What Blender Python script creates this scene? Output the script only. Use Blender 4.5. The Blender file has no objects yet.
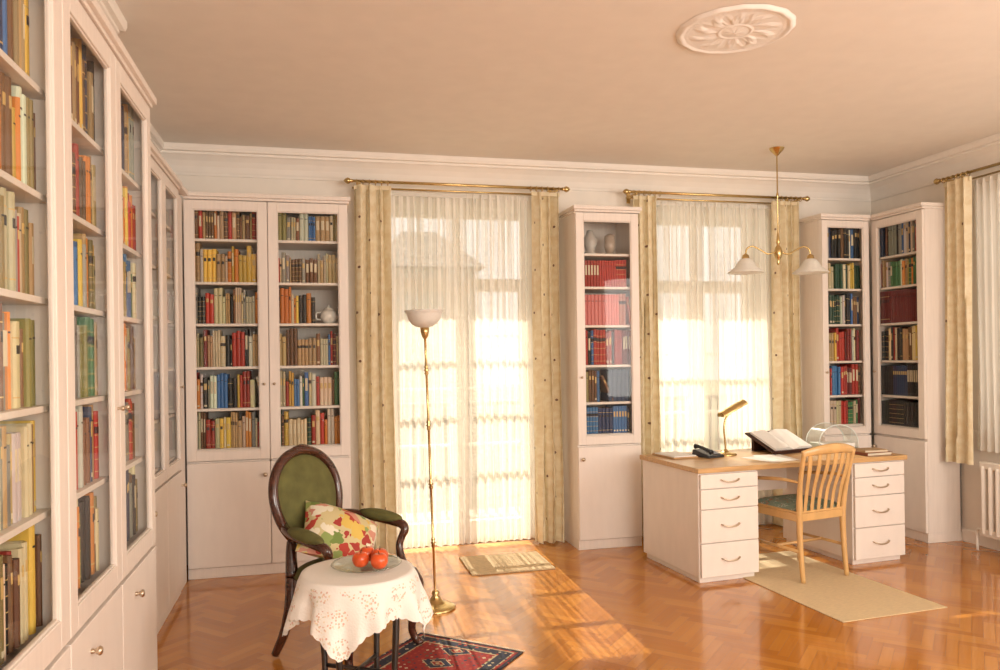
import bpy, bmesh, math, random
from mathutils import Matrix, Vector, noise
random.seed(7)
S=bpy.context.scene
COL=S.collection
pi=math.pi
try:
    S.view_settings.view_transform='Standard'
    S.view_settings.look='None'
    S.view_settings.exposure=0.0
except Exception as e: print(e)

# ------------------------------------------------------------------ materials
def newmat(name):
    m=bpy.data.materials.new(name); m.use_nodes=True
    nt=m.node_tree; b=nt.nodes['Principled BSDF']
    return m,nt,b
def N(nt,t,**k):
    n=nt.nodes.new(t)
    for a,v in k.items():
        if a in n.inputs: n.inputs[a].default_value=v
        else: setattr(n,a,v)
    return n
def L(nt,a,b): nt.links.new(a,b)
def ramp(nt,stops,interp='LINEAR'):
    r=nt.nodes.new('ShaderNodeValToRGB'); cr=r.color_ramp; cr.interpolation=interp
    while len(cr.elements)<len(stops): cr.elements.new(0.5)
    for e,(p,c) in zip(cr.elements,stops):
        e.position=p; e.color=(c[0],c[1],c[2],1)
    return r
def simple(name,c,rough=.5,metal=0.0,var=.08,scale=8,bump=0.0,bscale=60,coat=0,stretch=(1,1,1)):
    m,nt,b=newmat(name)
    tc=N(nt,'ShaderNodeTexCoord'); mp=N(nt,'ShaderNodeMapping'); mp.inputs['Scale'].default_value=stretch
    L(nt,tc.outputs['Object'],mp.inputs['Vector'])
    n=N(nt,'ShaderNodeTexNoise'); n.inputs['Scale'].default_value=scale; n.inputs['Detail'].default_value=4
    L(nt,mp.outputs[0],n.inputs['Vector'])
    lo=[x*(1-var) for x in c]; hi=[min(1,x*(1+var)) for x in c]
    r=ramp(nt,[(.3,lo),(.7,hi)]); L(nt,n.outputs['Fac'],r.inputs['Fac']); L(nt,r.outputs['Color'],b.inputs['Base Color'])
    b.inputs['Roughness'].default_value=rough; b.inputs['Metallic'].default_value=metal
    if coat: b.inputs['Coat Weight'].default_value=coat
    if bump:
        n2=N(nt,'ShaderNodeTexNoise'); n2.inputs['Scale'].default_value=bscale; L(nt,mp.outputs[0],n2.inputs['Vector'])
        bp=N(nt,'ShaderNodeBump'); bp.inputs['Strength'].default_value=bump; bp.inputs['Distance'].default_value=.01
        L(nt,n2.outputs['Fac'],bp.inputs['Height']); L(nt,bp.outputs[0],b.inputs['Normal'])
    return m
M_wall=simple('wall_paint',(.87,.80,.715),.85,var=.02,bump=.03,bscale=120)
M_ceil=simple('ceiling_paint',(.86,.805,.735),.9,var=.02)
M_trim=simple('plaster_trim',(.88,.82,.75),.7,var=.02)
M_case=simple('limed_wood',(.82,.735,.665),.42,var=.03,scale=6,bump=.03,bscale=30,stretch=(9,9,.8))
M_caseh=simple('limed_wood_panel',(.83,.75,.685),.42,var=.025,scale=5,bump=.02,bscale=25,stretch=(3,3,1))
M_brass=simple('brass',(.62,.46,.21),.25,1.0,var=.05)
M_chrome=simple('handle_metal',(.60,.50,.38),.28,1.0,var=.03)
M_mah=simple('mahogany',(.060,.018,.010),.22,var=.4,scale=10,stretch=(1,1,6),coat=.5)
M_black=simple('black_wood',(.012,.009,.008),.3,var=.2,coat=.4)
M_oak=simple('light_oak',(.58,.35,.15),.33,var=.15,scale=5,stretch=(1,10,10))
M_beech=simple('beech',(.66,.40,.16),.32,var=.10,scale=5,stretch=(3,3,1),coat=.2)
M_green=simple('green_velvet',(.125,.120,.035),.85,var=.18,scale=14,bump=.3,bscale=250)
M_mat=simple('woven_straw',(.74,.57,.34),.8,var=.10,scale=30,bump=.5,bscale=90,stretch=(1,6,1))
M_plastic=simple('dark_plastic',(.02,.02,.025),.35,var=.1)
M_paper=simple('paper',(.88,.86,.82),.8,var=.04)
M_pages=simple('page_block',(.74,.65,.50),.9,var=.06)
M_gold=simple('gilt_label',(.62,.42,.16),.45,var=.1)
M_creaml=simple('cream_label',(.70,.60,.42),.6,var=.1)
M_darkl=simple('dark_label',(.03,.02,.02),.5,var=.1)
M_rad=simple('radiator_enamel',(.88,.82,.74),.35,var=.02)
M_fruit=simple('apple_skin',(.74,.10,.02),.28,var=.35,scale=14,coat=.3)
M_stem=simple('stem_brown',(.12,.06,.02),.7)
M_leather=simple('dark_leather',(.055,.022,.016),.45,var=.15)
M_iron=simple('wrought_iron',(.02,.02,.02),.6)
M_bldg=simple('facade_render',(.50,.46,.40),.9)
M_roof=simple('roof_tiles',(.30,.27,.24),.9,var=.3,scale=3)
M_grass=simple('garden_ground',(.16,.17,.09),.95,var=.3,scale=1)
M_porc=simple('porcelain',(.85,.82,.76),.15,var=.03,coat=.5)

def shade_glass(name,c,emit=0):
    m,nt,b=newmat(name)
    b.inputs['Roughness'].default_value=.25
    n=N(nt,'ShaderNodeTexNoise'); n.inputs['Scale'].default_value=12
    r=ramp(nt,[(.3,[x*.92 for x in c]),(.7,c)]); L(nt,n.outputs['Fac'],r.inputs['Fac']); L(nt,r.outputs['Color'],b.inputs['Base Color'])
    tr=N(nt,'ShaderNodeBsdfTranslucent'); tr.inputs['Color'].default_value=(*c,1)
    mx=N(nt,'ShaderNodeMixShader'); mx.inputs[0].default_value=.35
    L(nt,b.outputs[0],mx.inputs[1]); L(nt,tr.outputs[0],mx.inputs[2]); L(nt,mx.outputs[0],nt.nodes['Material Output'].inputs['Surface'])
    return m
M_alab=shade_glass('alabaster_glass',(.97,.95,.90))
def clear(name,tint=(1,1,1),base=.03,edge=.5,rough=.02):
    m,nt,b=newmat(name); nt.nodes.remove(b)
    t=N(nt,'ShaderNodeBsdfTransparent'); t.inputs['Color'].default_value=(*tint,1)
    g=N(nt,'ShaderNodeBsdfGlossy'); g.inputs['Roughness'].default_value=rough
    lw=N(nt,'ShaderNodeLayerWeight'); 
    pw=N(nt,'ShaderNodeMath',operation='POWER'); pw.inputs[1].default_value=5; L(nt,lw.outputs['Facing'],pw.inputs[0])
    lw.inputs['Blend'].default_value=.5
    mu=N(nt,'ShaderNodeMath',operation='MULTIPLY_ADD'); mu.inputs[1].default_value=edge; mu.inputs[2].default_value=base; L(nt,pw.outputs[0],mu.inputs[0])
    mx=N(nt,'ShaderNodeMixShader'); L(nt,mu.outputs[0],mx.inputs[0]); L(nt,t.outputs[0],mx.inputs[1]); L(nt,g.outputs[0],mx.inputs[2])
    L(nt,mx.outputs[0],nt.nodes['Material Output'].inputs['Surface'])
    return m
M_pane=clear('cabinet_glass',(.95,.955,.94),.03,.5)
M_wpane=clear('window_glass',(1,1,1),.02,.3)
M_dish=clear('dish_glass',(.93,.97,.95),.10,.8,.06)
M_acryl=clear('clear_acrylic',(.86,.93,.90),.22,.7,.08)
def sheer():
    m,nt,b=newmat('sheer_voile'); nt.nodes.remove(b)
    t=N(nt,'ShaderNodeBsdfTransparent')
    d=N(nt,'ShaderNodeBsdfDiffuse'); d.inputs['Color'].default_value=(.95,.92,.85,1)
    tl=N(nt,'ShaderNodeBsdfTranslucent'); tl.inputs['Color'].default_value=(.80,.76,.67,1)
    a=N(nt,'ShaderNodeMixShader'); a.inputs[0].default_value=.245; L(nt,d.outputs[0],a.inputs[1]); L(nt,tl.outputs[0],a.inputs[2])
    mx=N(nt,'ShaderNodeMixShader')
    tc=N(nt,'ShaderNodeTexCoord'); mp=N(nt,'ShaderNodeMapping'); mp.inputs['Scale'].default_value=(24,.5,1); L(nt,tc.outputs['UV'],mp.inputs['Vector'])
    n=N(nt,'ShaderNodeTexNoise'); n.inputs['Scale'].default_value=1; n.inputs['Detail'].default_value=3; L(nt,mp.outputs[0],n.inputs['Vector'])
    mr=N(nt,'ShaderNodeMapRange'); mr.inputs['From Min'].default_value=.35; mr.inputs['From Max'].default_value=.62; mr.inputs['To Min'].default_value=.56; mr.inputs['To Max'].default_value=.97
    L(nt,n.outputs['Fac'],mr.inputs['Value']); L(nt,mr.outputs[0],mx.inputs[0])
    L(nt,t.outputs[0],mx.inputs[1]); L(nt,a.outputs[0],mx.inputs[2]); L(nt,mx.outputs[0],nt.nodes['Material Output'].inputs['Surface'])
    return m
M_sheer=sheer()
def drape():
    m,nt,b=newmat('drape_fabric')
    tc=N(nt,'ShaderNodeTexCoord'); mp=N(nt,'ShaderNodeMapping'); mp.inputs['Rotation'].default_value=(0,0,pi/4); mp.inputs['Scale'].default_value=(4,4,4)
    L(nt,tc.outputs['UV'],mp.inputs['Vector'])
    v=N(nt,'ShaderNodeTexVoronoi',voronoi_dimensions='2D'); v.inputs['Scale'].default_value=1; v.inputs['Randomness'].default_value=.25
    L(nt,mp.outputs[0],v.inputs['Vector'])
    lt=N(nt,'ShaderNodeMath',operation='LESS_THAN'); lt.inputs[1].default_value=.038; L(nt,v.outputs['Distance'],lt.inputs[0])
    n=N(nt,'ShaderNodeTexNoise'); n.inputs['Scale'].default_value=16; n.inputs['Detail'].default_value=3; L(nt,tc.outputs['UV'],n.inputs['Vector'])
    r=ramp(nt,[(.4,(.80,.67,.43)),(.6,(.88,.78,.56))]); L(nt,n.outputs['Fac'],r.inputs['Fac'])
    mx=N(nt,'ShaderNodeMix',data_type='RGBA'); L(nt,lt.outputs[0],mx.inputs['Factor']); L(nt,r.outputs['Color'],mx.inputs[6]); mx.inputs[7].default_value=(.20,.11,.07,1)
    L(nt,mx.outputs[2],b.inputs['Base Color']); b.inputs['Roughness'].default_value=.7
    tl=N(nt,'ShaderNodeBsdfTranslucent'); L(nt,mx.outputs[2],tl.inputs['Color'])
    ms=N(nt,'ShaderNodeMixShader'); ms.inputs[0].default_value=.12; L(nt,b.outputs[0],ms.inputs[1]); L(nt,tl.outputs[0],ms.inputs[2]); L(nt,ms.outputs[0],nt.nodes['Material Output'].inputs['Surface'])
    return m
M_drape=drape()
def floormat():
    m,nt,b=newmat('oak_parquet')
    at=N(nt,'ShaderNodeAttribute',attribute_name='plank')
    tc=N(nt,'ShaderNodeTexCoord')
    mp=N(nt,'ShaderNodeMapping'); mp.inputs['Scale'].default_value=(3,60,1); L(nt,tc.outputs['UV'],mp.inputs['Vector'])
    n=N(nt,'ShaderNodeTexNoise'); n.inputs['Scale'].default_value=1; n.inputs['Detail'].default_value=5; L(nt,mp.outputs[0],n.inputs['Vector'])
    r=ramp(nt,[(0,(.38,.125,.014)),(.5,(.52,.195,.026)),(1,(.64,.275,.048))])
    ad=N(nt,'ShaderNodeMath',operation='MULTIPLY_ADD'); ad.inputs[1].default_value=.40; L(nt,n.outputs['Fac'],ad.inputs[0])
    s=N(nt,'ShaderNodeMath',operation='MULTIPLY'); s.inputs[1].default_value=.60; L(nt,at.outputs['Fac'],s.inputs[0]); L(nt,s.outputs[0],ad.inputs[2])
    L(nt,ad.outputs[0],r.inputs['Fac']); L(nt,r.outputs['Color'],b.inputs['Base Color'])
    b.inputs['Roughness'].default_value=.18; b.inputs['Coat Weight'].default_value=.45; b.inputs['Coat Roughness'].default_value=.06
    n2=N(nt,'ShaderNodeTexNoise'); n2.inputs['Scale'].default_value=3; L(nt,tc.outputs['Object'],n2.inputs['Vector'])
    bp=N(nt,'ShaderNodeBump'); bp.inputs['Strength'].default_value=.05; L(nt,n2.outputs['Fac'],bp.inputs['Height']); L(nt,bp.outputs[0],b.inputs['Normal'])
    return m
M_floor=floormat()
M_gap=simple('floor_gap',(.16,.065,.015),.6)
def floral(name,bg,stops,scale,thr=.45):
    m,nt,b=newmat(name)
    tc=N(nt,'ShaderNodeTexCoord'); v=N(nt,'ShaderNodeTexVoronoi'); v.inputs['Scale'].default_value=scale
    n0=N(nt,'ShaderNodeTexNoise'); n0.inputs['Scale'].default_value=scale*.8
    mxv=N(nt,'ShaderNodeMix',data_type='RGBA'); mxv.inputs['Factor'].default_value=.10
    L(nt,tc.outputs['Object'],n0.inputs['Vector']); L(nt,tc.outputs['Object'],mxv.inputs[6]); L(nt,n0.outputs['Color'],mxv.inputs[7]); L(nt,mxv.outputs[2],v.inputs['Vector'])
    sp=N(nt,'ShaderNodeSeparateColor'); L(nt,v.outputs['Color'],sp.inputs[0])
    r=ramp(nt,stops,'CONSTANT'); L(nt,sp.outputs[0],r.inputs['Fac'])
    lt=N(nt,'ShaderNodeMath',operation='LESS_THAN'); lt.inputs[1].default_value=thr; L(nt,v.outputs['Distance'],lt.inputs[0])
    mx=N(nt,'ShaderNodeMix',data_type='RGBA'); L(nt,lt.outputs[0],mx.inputs['Factor']); mx.inputs[6].default_value=(*bg,1); L(nt,r.outputs['Color'],mx.inputs[7])
    L(nt,mx.outputs[2],b.inputs['Base Color']); b.inputs['Roughness'].default_value=.85
    return m
M_pillow=floral('floral_print',(.66,.56,.30),[(0,(.48,.06,.04)),(.14,(.82,.74,.56)),(.28,(.20,.28,.07)),(.42,(.84,.78,.62)),(.52,(.66,.30,.22)),(.64,(.30,.38,.12)),(.76,(.74,.52,.12)),(.88,(.42,.05,.04))],19,.60)
M_cushion=floral('woven_plaid',(.20,.26,.20),[(0,(.10,.20,.14)),(.35,(.45,.50,.42)),(.6,(.14,.24,.20)),(.85,(.40,.12,.08))],45,.4)
def clothmat():
    m,nt,b=newmat('embroidered_linen')
    tc=N(nt,'ShaderNodeTexCoord')
    V=N(nt,'ShaderNodeTexVoronoi'); V.inputs['Scale'].default_value=11; V.inputs['Randomness'].default_value=.6; L(nt,tc.outputs['Object'],V.inputs['Vector'])
    v=N(nt,'ShaderNodeTexVoronoi'); v.inputs['Scale'].default_value=95; L(nt,tc.outputs['Object'],v.inputs['Vector'])
    def M(op,a,bv=None,x=None):
        n=N(nt,'ShaderNodeMath',operation=op); L(nt,a,n.inputs[0])
        if x is not None: L(nt,x,n.inputs[1])
        else: n.inputs[1].default_value=bv
        return n.outputs[0]
    d1=M('SUBTRACT',V.outputs['Distance'],.34); d1=M('ABSOLUTE',d1,0); ring=M('LESS_THAN',d1,.12)
    cen=M('LESS_THAN',V.outputs['Distance'],.12); zone=M('MAXIMUM',ring,x=cen)
    dots=M('LESS_THAN',v.outputs['Distance'],.40); mask=M('MULTIPLY',zone,x=dots)
    sx=N(nt,'ShaderNodeSeparateXYZ'); L(nt,tc.outputs['Object'],sx.inputs[0]); low=M('LESS_THAN',sx.outputs[2],.585); mask=M('MULTIPLY',mask,x=low); mask=M('MULTIPLY',mask,.6)
    sp=N(nt,'ShaderNodeSeparateColor'); L(nt,v.outputs['Color'],sp.inputs[0])
    r=ramp(nt,[(0,(.60,.24,.10)),(.35,(.72,.44,.20)),(.55,(.60,.18,.08)),(.75,(.42,.40,.20)),(.9,(.75,.58,.30))],'CONSTANT'); L(nt,sp.outputs[0],r.inputs['Fac'])
    mx=N(nt,'ShaderNodeMix',data_type='RGBA'); L(nt,mask,mx.inputs['Factor']); mx.inputs[6].default_value=(.87,.84,.79,1); L(nt,r.outputs['Color'],mx.inputs[7])
    L(nt,mx.outputs[2],b.inputs['Base Color']); b.inputs['Roughness'].default_value=.85
    n=N(nt,'ShaderNodeTexVoronoi'); n.inputs['Scale'].default_value=120; L(nt,tc.outputs['Object'],n.inputs['Vector'])
    bp=N(nt,'ShaderNodeBump'); bp.inputs['Strength'].default_value=.3; bp.inputs['Distance'].default_value=.003; L(nt,n.outputs['Distance'],bp.inputs['Height']); L(nt,bp.outputs[0],b.inputs['Normal'])
    return m
M_cloth=clothmat()
def rugmat(hx,hy):
    m,nt,b=newmat('persian_rug')
    tc=N(nt,'ShaderNodeTexCoord'); sx=N(nt,'ShaderNodeSeparateXYZ'); L(nt,tc.outputs['Object'],sx.inputs[0])
    def MA_(op,a,bv=None,x=None,first=None):
        n=N(nt,'ShaderNodeMath',operation=op)
        if first is not None: n.inputs[0].default_value=first; L(nt,a,n.inputs[1]); return n.outputs[0]
        L(nt,a,n.inputs[0])
        if x is not None: L(nt,x,n.inputs[1])
        else: n.inputs[1].default_value=bv
        return n.outputs[0]
    ax=MA_('ABSOLUTE',sx.outputs[0],0); ay=MA_('ABSOLUTE',sx.outputs[1],0)
    dx=MA_('SUBTRACT',ax,first=hx); dy=MA_('SUBTRACT',ay,first=hy)
    mi=MA_('MINIMUM',dx,x=dy); sc=MA_('MULTIPLY',mi,4)
    r=ramp(nt,[(0,(.03,.02,.03)),(.07,(.28,.02,.015)),(.12,(.45,.34,.20)),(.15,(.02,.022,.04)),(.36,(.42,.32,.18)),(.40,(.26,.018,.014)),(.99,(.26,.018,.014))],'CONSTANT'); L(nt,sc,r.inputs['Fac'])
    # repeated diamond medallions along the field
    ys=MA_('MULTIPLY',sx.outputs[1],1/.17); ys=MA_('FRACT',ys,0); ys=MA_('SUBTRACT',ys,.5); ys=MA_('ABSOLUTE',ys,0); ys=MA_('MULTIPLY',ys,2)
    xs=MA_('DIVIDE',ax,.115); dd=MA_('ADD',xs,x=ys)
    rd=ramp(nt,[(0,(.48,.36,.20)),(.12,(.28,.02,.015)),(.28,(.45,.34,.20)),(.36,(.02,.022,.045)),(.70,(.45,.32,.18)),(.78,(.26,.018,.014))],'CONSTANT'); L(nt,dd,rd.inputs['Fac'])
    inner=MA_('GREATER_THAN',mi,.105)
    m0=N(nt,'ShaderNodeMix',data_type='RGBA'); L(nt,inner,m0.inputs['Factor']); L(nt,r.outputs['Color'],m0.inputs[6]); L(nt,rd.outputs['Color'],m0.inputs[7])
    v=N(nt,'ShaderNodeTexVoronoi',distance='MANHATTAN'); v.inputs['Scale'].default_value=30; v.inputs['Randomness'].default_value=.2; L(nt,tc.outputs['Object'],v.inputs['Vector'])
    sp=N(nt,'ShaderNodeSeparateColor'); L(nt,v.outputs['Color'],sp.inputs[0])
    r2=ramp(nt,[(0,(.48,.38,.24)),(.22,(.02,.025,.05)),(.5,(.36,.04,.02)),(.75,(.07,.08,.05))],'CONSTANT'); L(nt,sp.outputs[0],r2.inputs['Fac'])
    lt=MA_('LESS_THAN',v.outputs['Distance'],.34)
    mx=N(nt,'ShaderNodeMix',data_type='RGBA'); L(nt,lt,mx.inputs['Factor']); L(nt,m0.outputs[2],mx.inputs[6]); L(nt,r2.outputs['Color'],mx.inputs[7])
    L(nt,mx.outputs[2],b.inputs['Base Color']); b.inputs['Roughness'].default_value=.95
    return m
def bookmats():
    m,nt,b=newmat('book_cover')
    oi=N(nt,'ShaderNodeObjectInfo'); n=N(nt,'ShaderNodeTexNoise'); n.inputs['Scale'].default_value=6
    tc=N(nt,'ShaderNodeTexCoord'); L(nt,tc.outputs['Object'],n.inputs['Vector'])
    mr=N(nt,'ShaderNodeMapRange'); mr.inputs['To Min'].default_value=.85; mr.inputs['To Max'].default_value=1.1; L(nt,n.outputs['Fac'],mr.inputs['Value'])
    mu=N(nt,'ShaderNodeVectorMath',operation='SCALE'); L(nt,oi.outputs['Color'],mu.inputs[0]); L(nt,mr.outputs[0],mu.inputs['Scale'])
    L(nt,mu.outputs[0],b.inputs['Base Color']); b.inputs['Roughness'].default_value=.5
    m2,nt,b=newmat('book_cover_mixed')
    a=N(nt,'ShaderNodeAttribute',attribute_name='bookcol'); L(nt,a.outputs['Color'],b.inputs['Base Color']); b.inputs['Roughness'].default_value=.5
    return m,m2
M_book,M_bookmix=bookmats()

# ------------------------------------------------------------------ mesh builder
def catmull(pts,n=6):
    P=[Vector(p) for p in pts]; out=[]
    for i in range(len(P)-1):
        p0=P[max(i-1,0)];p1=P[i];p2=P[i+1];p3=P[min(i+2,len(P)-1)]
        for k in range(n):
            t=k/n
            out.append(.5*((2*p1)+(p2-p0)*t+(2*p0-5*p1+4*p2-p3)*t*t+(3*p1-p0-3*p2+p3)*t**3))
    out.append(P[-1]); return out
class MB:
    def __init__(s): s.v=[];s.f=[];s.m=[];s.sm=[];s.uv={}
    def add(s,vs,fs,mat=0,smooth=False,xf=None):
        o=len(s.v)
        for p in vs:
            p=Vector(p)
            if xf is not None: p=xf@p
            s.v.append(p)
        for f in fs: s.f.append([i+o for i in f]); s.m.append(mat); s.sm.append(smooth)
        return o
    def box(s,x0,x1,y0,y1,z0,z1,mat=0,xf=None):
        vs=[(x,y,z) for x in (x0,x1) for y in (y0,y1) for z in (z0,z1)]
        s.add(vs,[(0,1,3,2),(4,6,7,5),(0,4,5,1),(2,3,7,6),(0,2,6,4),(1,5,7,3)],mat,False,xf)
    def lathe(s,prof,c=(0,0,0),segs=24,mat=0,xf=None,smooth=True):
        vs=[];fs=[];n=len(prof)
        for r,z in prof:
            for k in range(segs):
                a=2*pi*k/segs; vs.append((c[0]+r*math.cos(a),c[1]+r*math.sin(a),c[2]+z))
        for i in range(n-1):
            for k in range(segs):
                k2=(k+1)%segs; fs.append((i*segs+k,i*segs+k2,(i+1)*segs+k2,(i+1)*segs+k))
        s.add(vs,fs,mat,smooth,xf)
        if prof[0][0]>1e-4: s.add([vs[k] for k in range(segs)],[tuple(reversed(range(segs)))],mat,False,xf)
        if prof[-1][0]>1e-4: s.add([vs[(n-1)*segs+k] for k in range(segs)],[tuple(range(segs))],mat,False,xf)
    def tube(s,pts,radii,segs=10,mat=0,interp=6,xf=None,sq=(1,1),closed=False,up=(0,0,1)):
        if interp>1 and len(pts)>2:
            if closed:
                q=[Vector(p) for p in pts]; q2=q[-1:]+q+q[:2]
                P=catmull(q2,interp)[interp:-(interp)]
                P=P[:-1]
            else: P=catmull(pts,interp)
        else: P=[Vector(p) for p in pts]
        n=len(P)
        def rad(i):
            if isinstance(radii,(int,float)): return radii
            t=i/(n-1)*(len(radii)-1); a=int(min(t,len(radii)-2)) if len(radii)>1 else 0
            u=t-a; u=u*u*(3-2*u)
            return radii[a]*(1-u)+radii[a+1]*u
        vs=[];fs=[]; ref=Vector(up)
        prevN=None
        for i,p in enumerate(P):
            if closed: T=P[(i+1)%n]-P[i-1]
            else: T=P[min(i+1,n-1)]-P[max(i-1,0)]
            T.normalize()
            if prevN is None:
                Nn=ref-T*ref.dot(T)
                if Nn.length<.1: Nn=Vector((1,0,0))-T*T.x
            else: Nn=prevN-T*prevN.dot(T)
            Nn.normalize(); prevN=Nn; B=T.cross(Nn); r=rad(i)
            for k in range(segs):
                a=2*pi*k/segs; vs.append(p+Nn*(math.cos(a)*r*sq[0])+B*(math.sin(a)*r*sq[1]))
        m=n if closed else n-1
        for i in range(m):
            j=(i+1)%n
            for k in range(segs):
                k2=(k+1)%segs; fs.append((i*segs+k,i*segs+k2,j*segs+k2,j*segs+k))
        if not closed: fs.append(tuple(reversed(range(segs)))); fs.append(tuple(range((n-1)*segs,n*segs)))
        s.add(vs,fs,mat,True,xf)
    def prism(s,outline,z0,z1,mat=0,xf=None,smooth=False):
        n=len(outline); vs=[(x,y,z0) for x,y in outline]+[(x,y,z1) for x,y in outline]
        fs=[tuple(reversed(range(n))),tuple(range(n,2*n))]+[(i,(i+1)%n,(i+1)%n+n,i+n) for i in range(n)]
        s.add(vs,fs,mat,smooth,xf)
    def grid(s,fn,nu,nv,mat=0,closed=False,smooth=True,xf=None,uvfn=None):
        vs=[];fs=[]; cu=nu if closed else nu+1
        for j in range(nv+1):
            for i in range(cu): vs.append(fn(i/nu,j/nv))
        for j in range(nv):
            for i in range(nu):
                i2=(i+1)%cu; fs.append((j*cu+i,j*cu+i2,(j+1)*cu+i2,(j+1)*cu+i))
        o=s.add(vs,fs,mat,smooth,xf)
        if uvfn:
            for j in range(nv+1):
                for i in range(cu): s.uv[o+j*cu+i]=uvfn(i/nu,j/nv)
    def sphere(s,c,r,mat=0,segs=14,sc=(1,1,1),xf=None):
        def fn(u,v):
            a=2*pi*u;b=pi*v
            return (c[0]+r*sc[0]*math.sin(b)*math.cos(a),c[1]+r*sc[1]*math.sin(b)*math.sin(a),c[2]-r*sc[2]*math.cos(b))
        s.grid(fn,segs,segs//2,mat,closed=True,xf=xf)
    def build(s,name,mats,parent=None,mat=None,bevel=0,loc=None,sub=0,**props):
        me=bpy.data.meshes.new(name)
        me.from_pydata([tuple(v) for v in s.v],[],s.f)
        me.polygons.foreach_set('material_index',s.m); me.polygons.foreach_set('use_smooth',s.sm)
        if s.uv:
            uv=me.uv_layers.new(name='UVMap')
            for lp in me.loops: uv.data[lp.index].uv=s.uv.get(lp.vertex_index,(0,0))
        me.update()
        for m in (mats if isinstance(mats,(list,tuple)) else [mats]): me.materials.append(m)
        ob=bpy.data.objects.new(name,me); COL.objects.link(ob)
        if parent is not None: ob.parent=parent
        if mat is not None: ob.matrix_world=mat
        if loc is not None: ob.location=loc
        if bevel:
            b=ob.modifiers.new('bevel','BEVEL'); b.width=bevel; b.segments=2; b.limit_method='ANGLE'; b.angle_limit=.6
        for k,v in props.items(): ob[k]=v
        return ob
def empty(name,mat,label,category,**props):
    e=bpy.data.objects.new(name,None); e.empty_display_size=.1; COL.objects.link(e); e.matrix_world=mat
    e['label']=label; e['category']=category
    for k,v in props.items(): e[k]=v
    return e
def TR(x,y,z=0,rz=0): return Matrix.Translation((x,y,z))@Matrix.Rotation(rz,4,'Z')
def rmat(loc,rx=0,ry=0,rz=0):
    return Matrix.Translation(loc)@Matrix.Rotation(rz,4,'Z')@Matrix.Rotation(ry,4,'Y')@Matrix.Rotation(rx,4,'X')

# ------------------------------------------------------------------ camera
th=math.radians(13.5); ro=.0137
d=Vector((math.sin(th),math.cos(th),0)); r=Vector((math.cos(th),-math.sin(th),0)); zz=Vector((0,0,1))
Rv=r*math.cos(ro)-zz*math.sin(ro); Uv=zz*math.cos(ro)+r*math.sin(ro)
cam=bpy.data.cameras.new('camera'); co=bpy.data.objects.new('camera',cam); COL.objects.link(co)
Mx=Matrix(((Rv.x,Uv.x,-d.x,0),(Rv.y,Uv.y,-d.y,0),(Rv.z,Uv.z,-d.z,1.45),(0,0,0,1)))
co.matrix_world=Mx; cam.sensor_width=36; cam.lens=27.7; cam.shift_y=.022; cam.clip_start=.05
S.camera=co

# ------------------------------------------------------------------ room
XL=-1.13; XN=-.93; XR=4.80; YB=5.85; YN=3.60; YF=-2.6; ZC=2.97; T=.45
ST=dict(kind='structure')
def make_floor():
    W=.053; n=5; bm=bmesh.new(); cl=bm.loops.layers.float_color.new('plank'); uvl=bm.loops.layers.uv.new('UVMap')
    cs=math.cos(pi/4); g=.0005/W
    cx,cy=1.8,1.6; K=125
    for k in range(-K,K):
        for mm in range(-17,18):
            for kind in (0,1):
                if kind==0: x0,y0,x1,y1=k+2*n*mm,k,k+2*n*mm+n,k+1
                else: x0,y0,x1,y1=k+n+2*n*mm,k+1-n,k+n+2*n*mm+1,k+1
                mxx=(x0+x1)/2*W;myy=(y0+y1)/2*W
                wx=cx+(mxx-myy)*cs; wy=cy+(mxx+myy)*cs
                if not(-1.4<wx<5.1 and -2.9<wy<6.2): continue
                c=random.random()
                q=[(x0+g,y0+g),(x1-g,y0+g),(x1-g,y1-g),(x0+g,y1-g)]
                vs=[bm.verts.new((cx+(a*W-b*W)*cs,cy+(a*W+b*W)*cs,0)) for a,b in q]
                f=bm.faces.new(vs); off=random.random()*50
                for lp,(a,b) in zip(f.loops,q):
                    lp[cl]=(c,c,c,1)
                    u,v=((a-x0)*W,(b-y0)*W) if kind==0 else ((b-y0)*W,(a-x0)*W)
                    lp[uvl].uv=(u+off,v+off)
    for co_,no in (((XL-.01,0,0),(-1,0,0)),((XR+.01,0,0),(1,0,0)),((0,YF-.01,0),(0,-1,0)),((0,YB+.01,0),(0,1,0))):
        bmesh.ops.bisect_plane(bm,geom=bm.verts[:]+bm.edges[:]+bm.faces[:],plane_co=co_,plane_no=no,clear_outer=True)
    vs=[bm.verts.new(p) for p in ((XL-.01,YF-.01,-.0015),(XR+.01,YF-.01,-.0015),(XR+.01,YB+T,-.0015),(XL-.01,YB+T,-.0015))]
    f=bm.faces.new(vs); f.material_index=1
    me=bpy.data.meshes.new('floor'); bm.to_mesh(me); bm.free()
    me.materials.append(M_floor); me.materials.append(M_gap)
    ob=bpy.data.objects.new('floor',me); COL.objects.link(ob); ob['kind']='structure'
make_floor()
b=MB(); b.box(XL-T,XR+T,YF-T,YB+T,ZC,ZC+.15); b.build('ceiling',M_ceil,**ST)
W1=(.52,1.70,0.0,2.62); W2=(2.60,3.78,.45,2.62); W3=(2.9,4.72,.85,2.60)
b=MB()
y0,y1=YB,YB+T
b.box(XL-T,W1[0],y0,y1,-.1,ZC); b.box(W1[0],W1[1],y0,y1,W1[3],ZC); b.box(W1[1],W2[0],y0,y1,-.1,ZC)
b.box(W2[0],W2[1],y0,y1,-.1,W2[2]); b.box(W2[0],W2[1],y0,y1,W2[3],ZC); b.box(W2[1],XR+T,y0,y1,-.1,ZC)
b.build('wall_back',M_wall,**ST)
b=MB(); b.box(XN-T-.2,XN,YF,YN,-.1,ZC); b.box(XL-T,XL,YN,YB,-.1,ZC); b.build('wall_left',M_wall,**ST)
b=MB(); x0,x1=XR,XR+T
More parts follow.
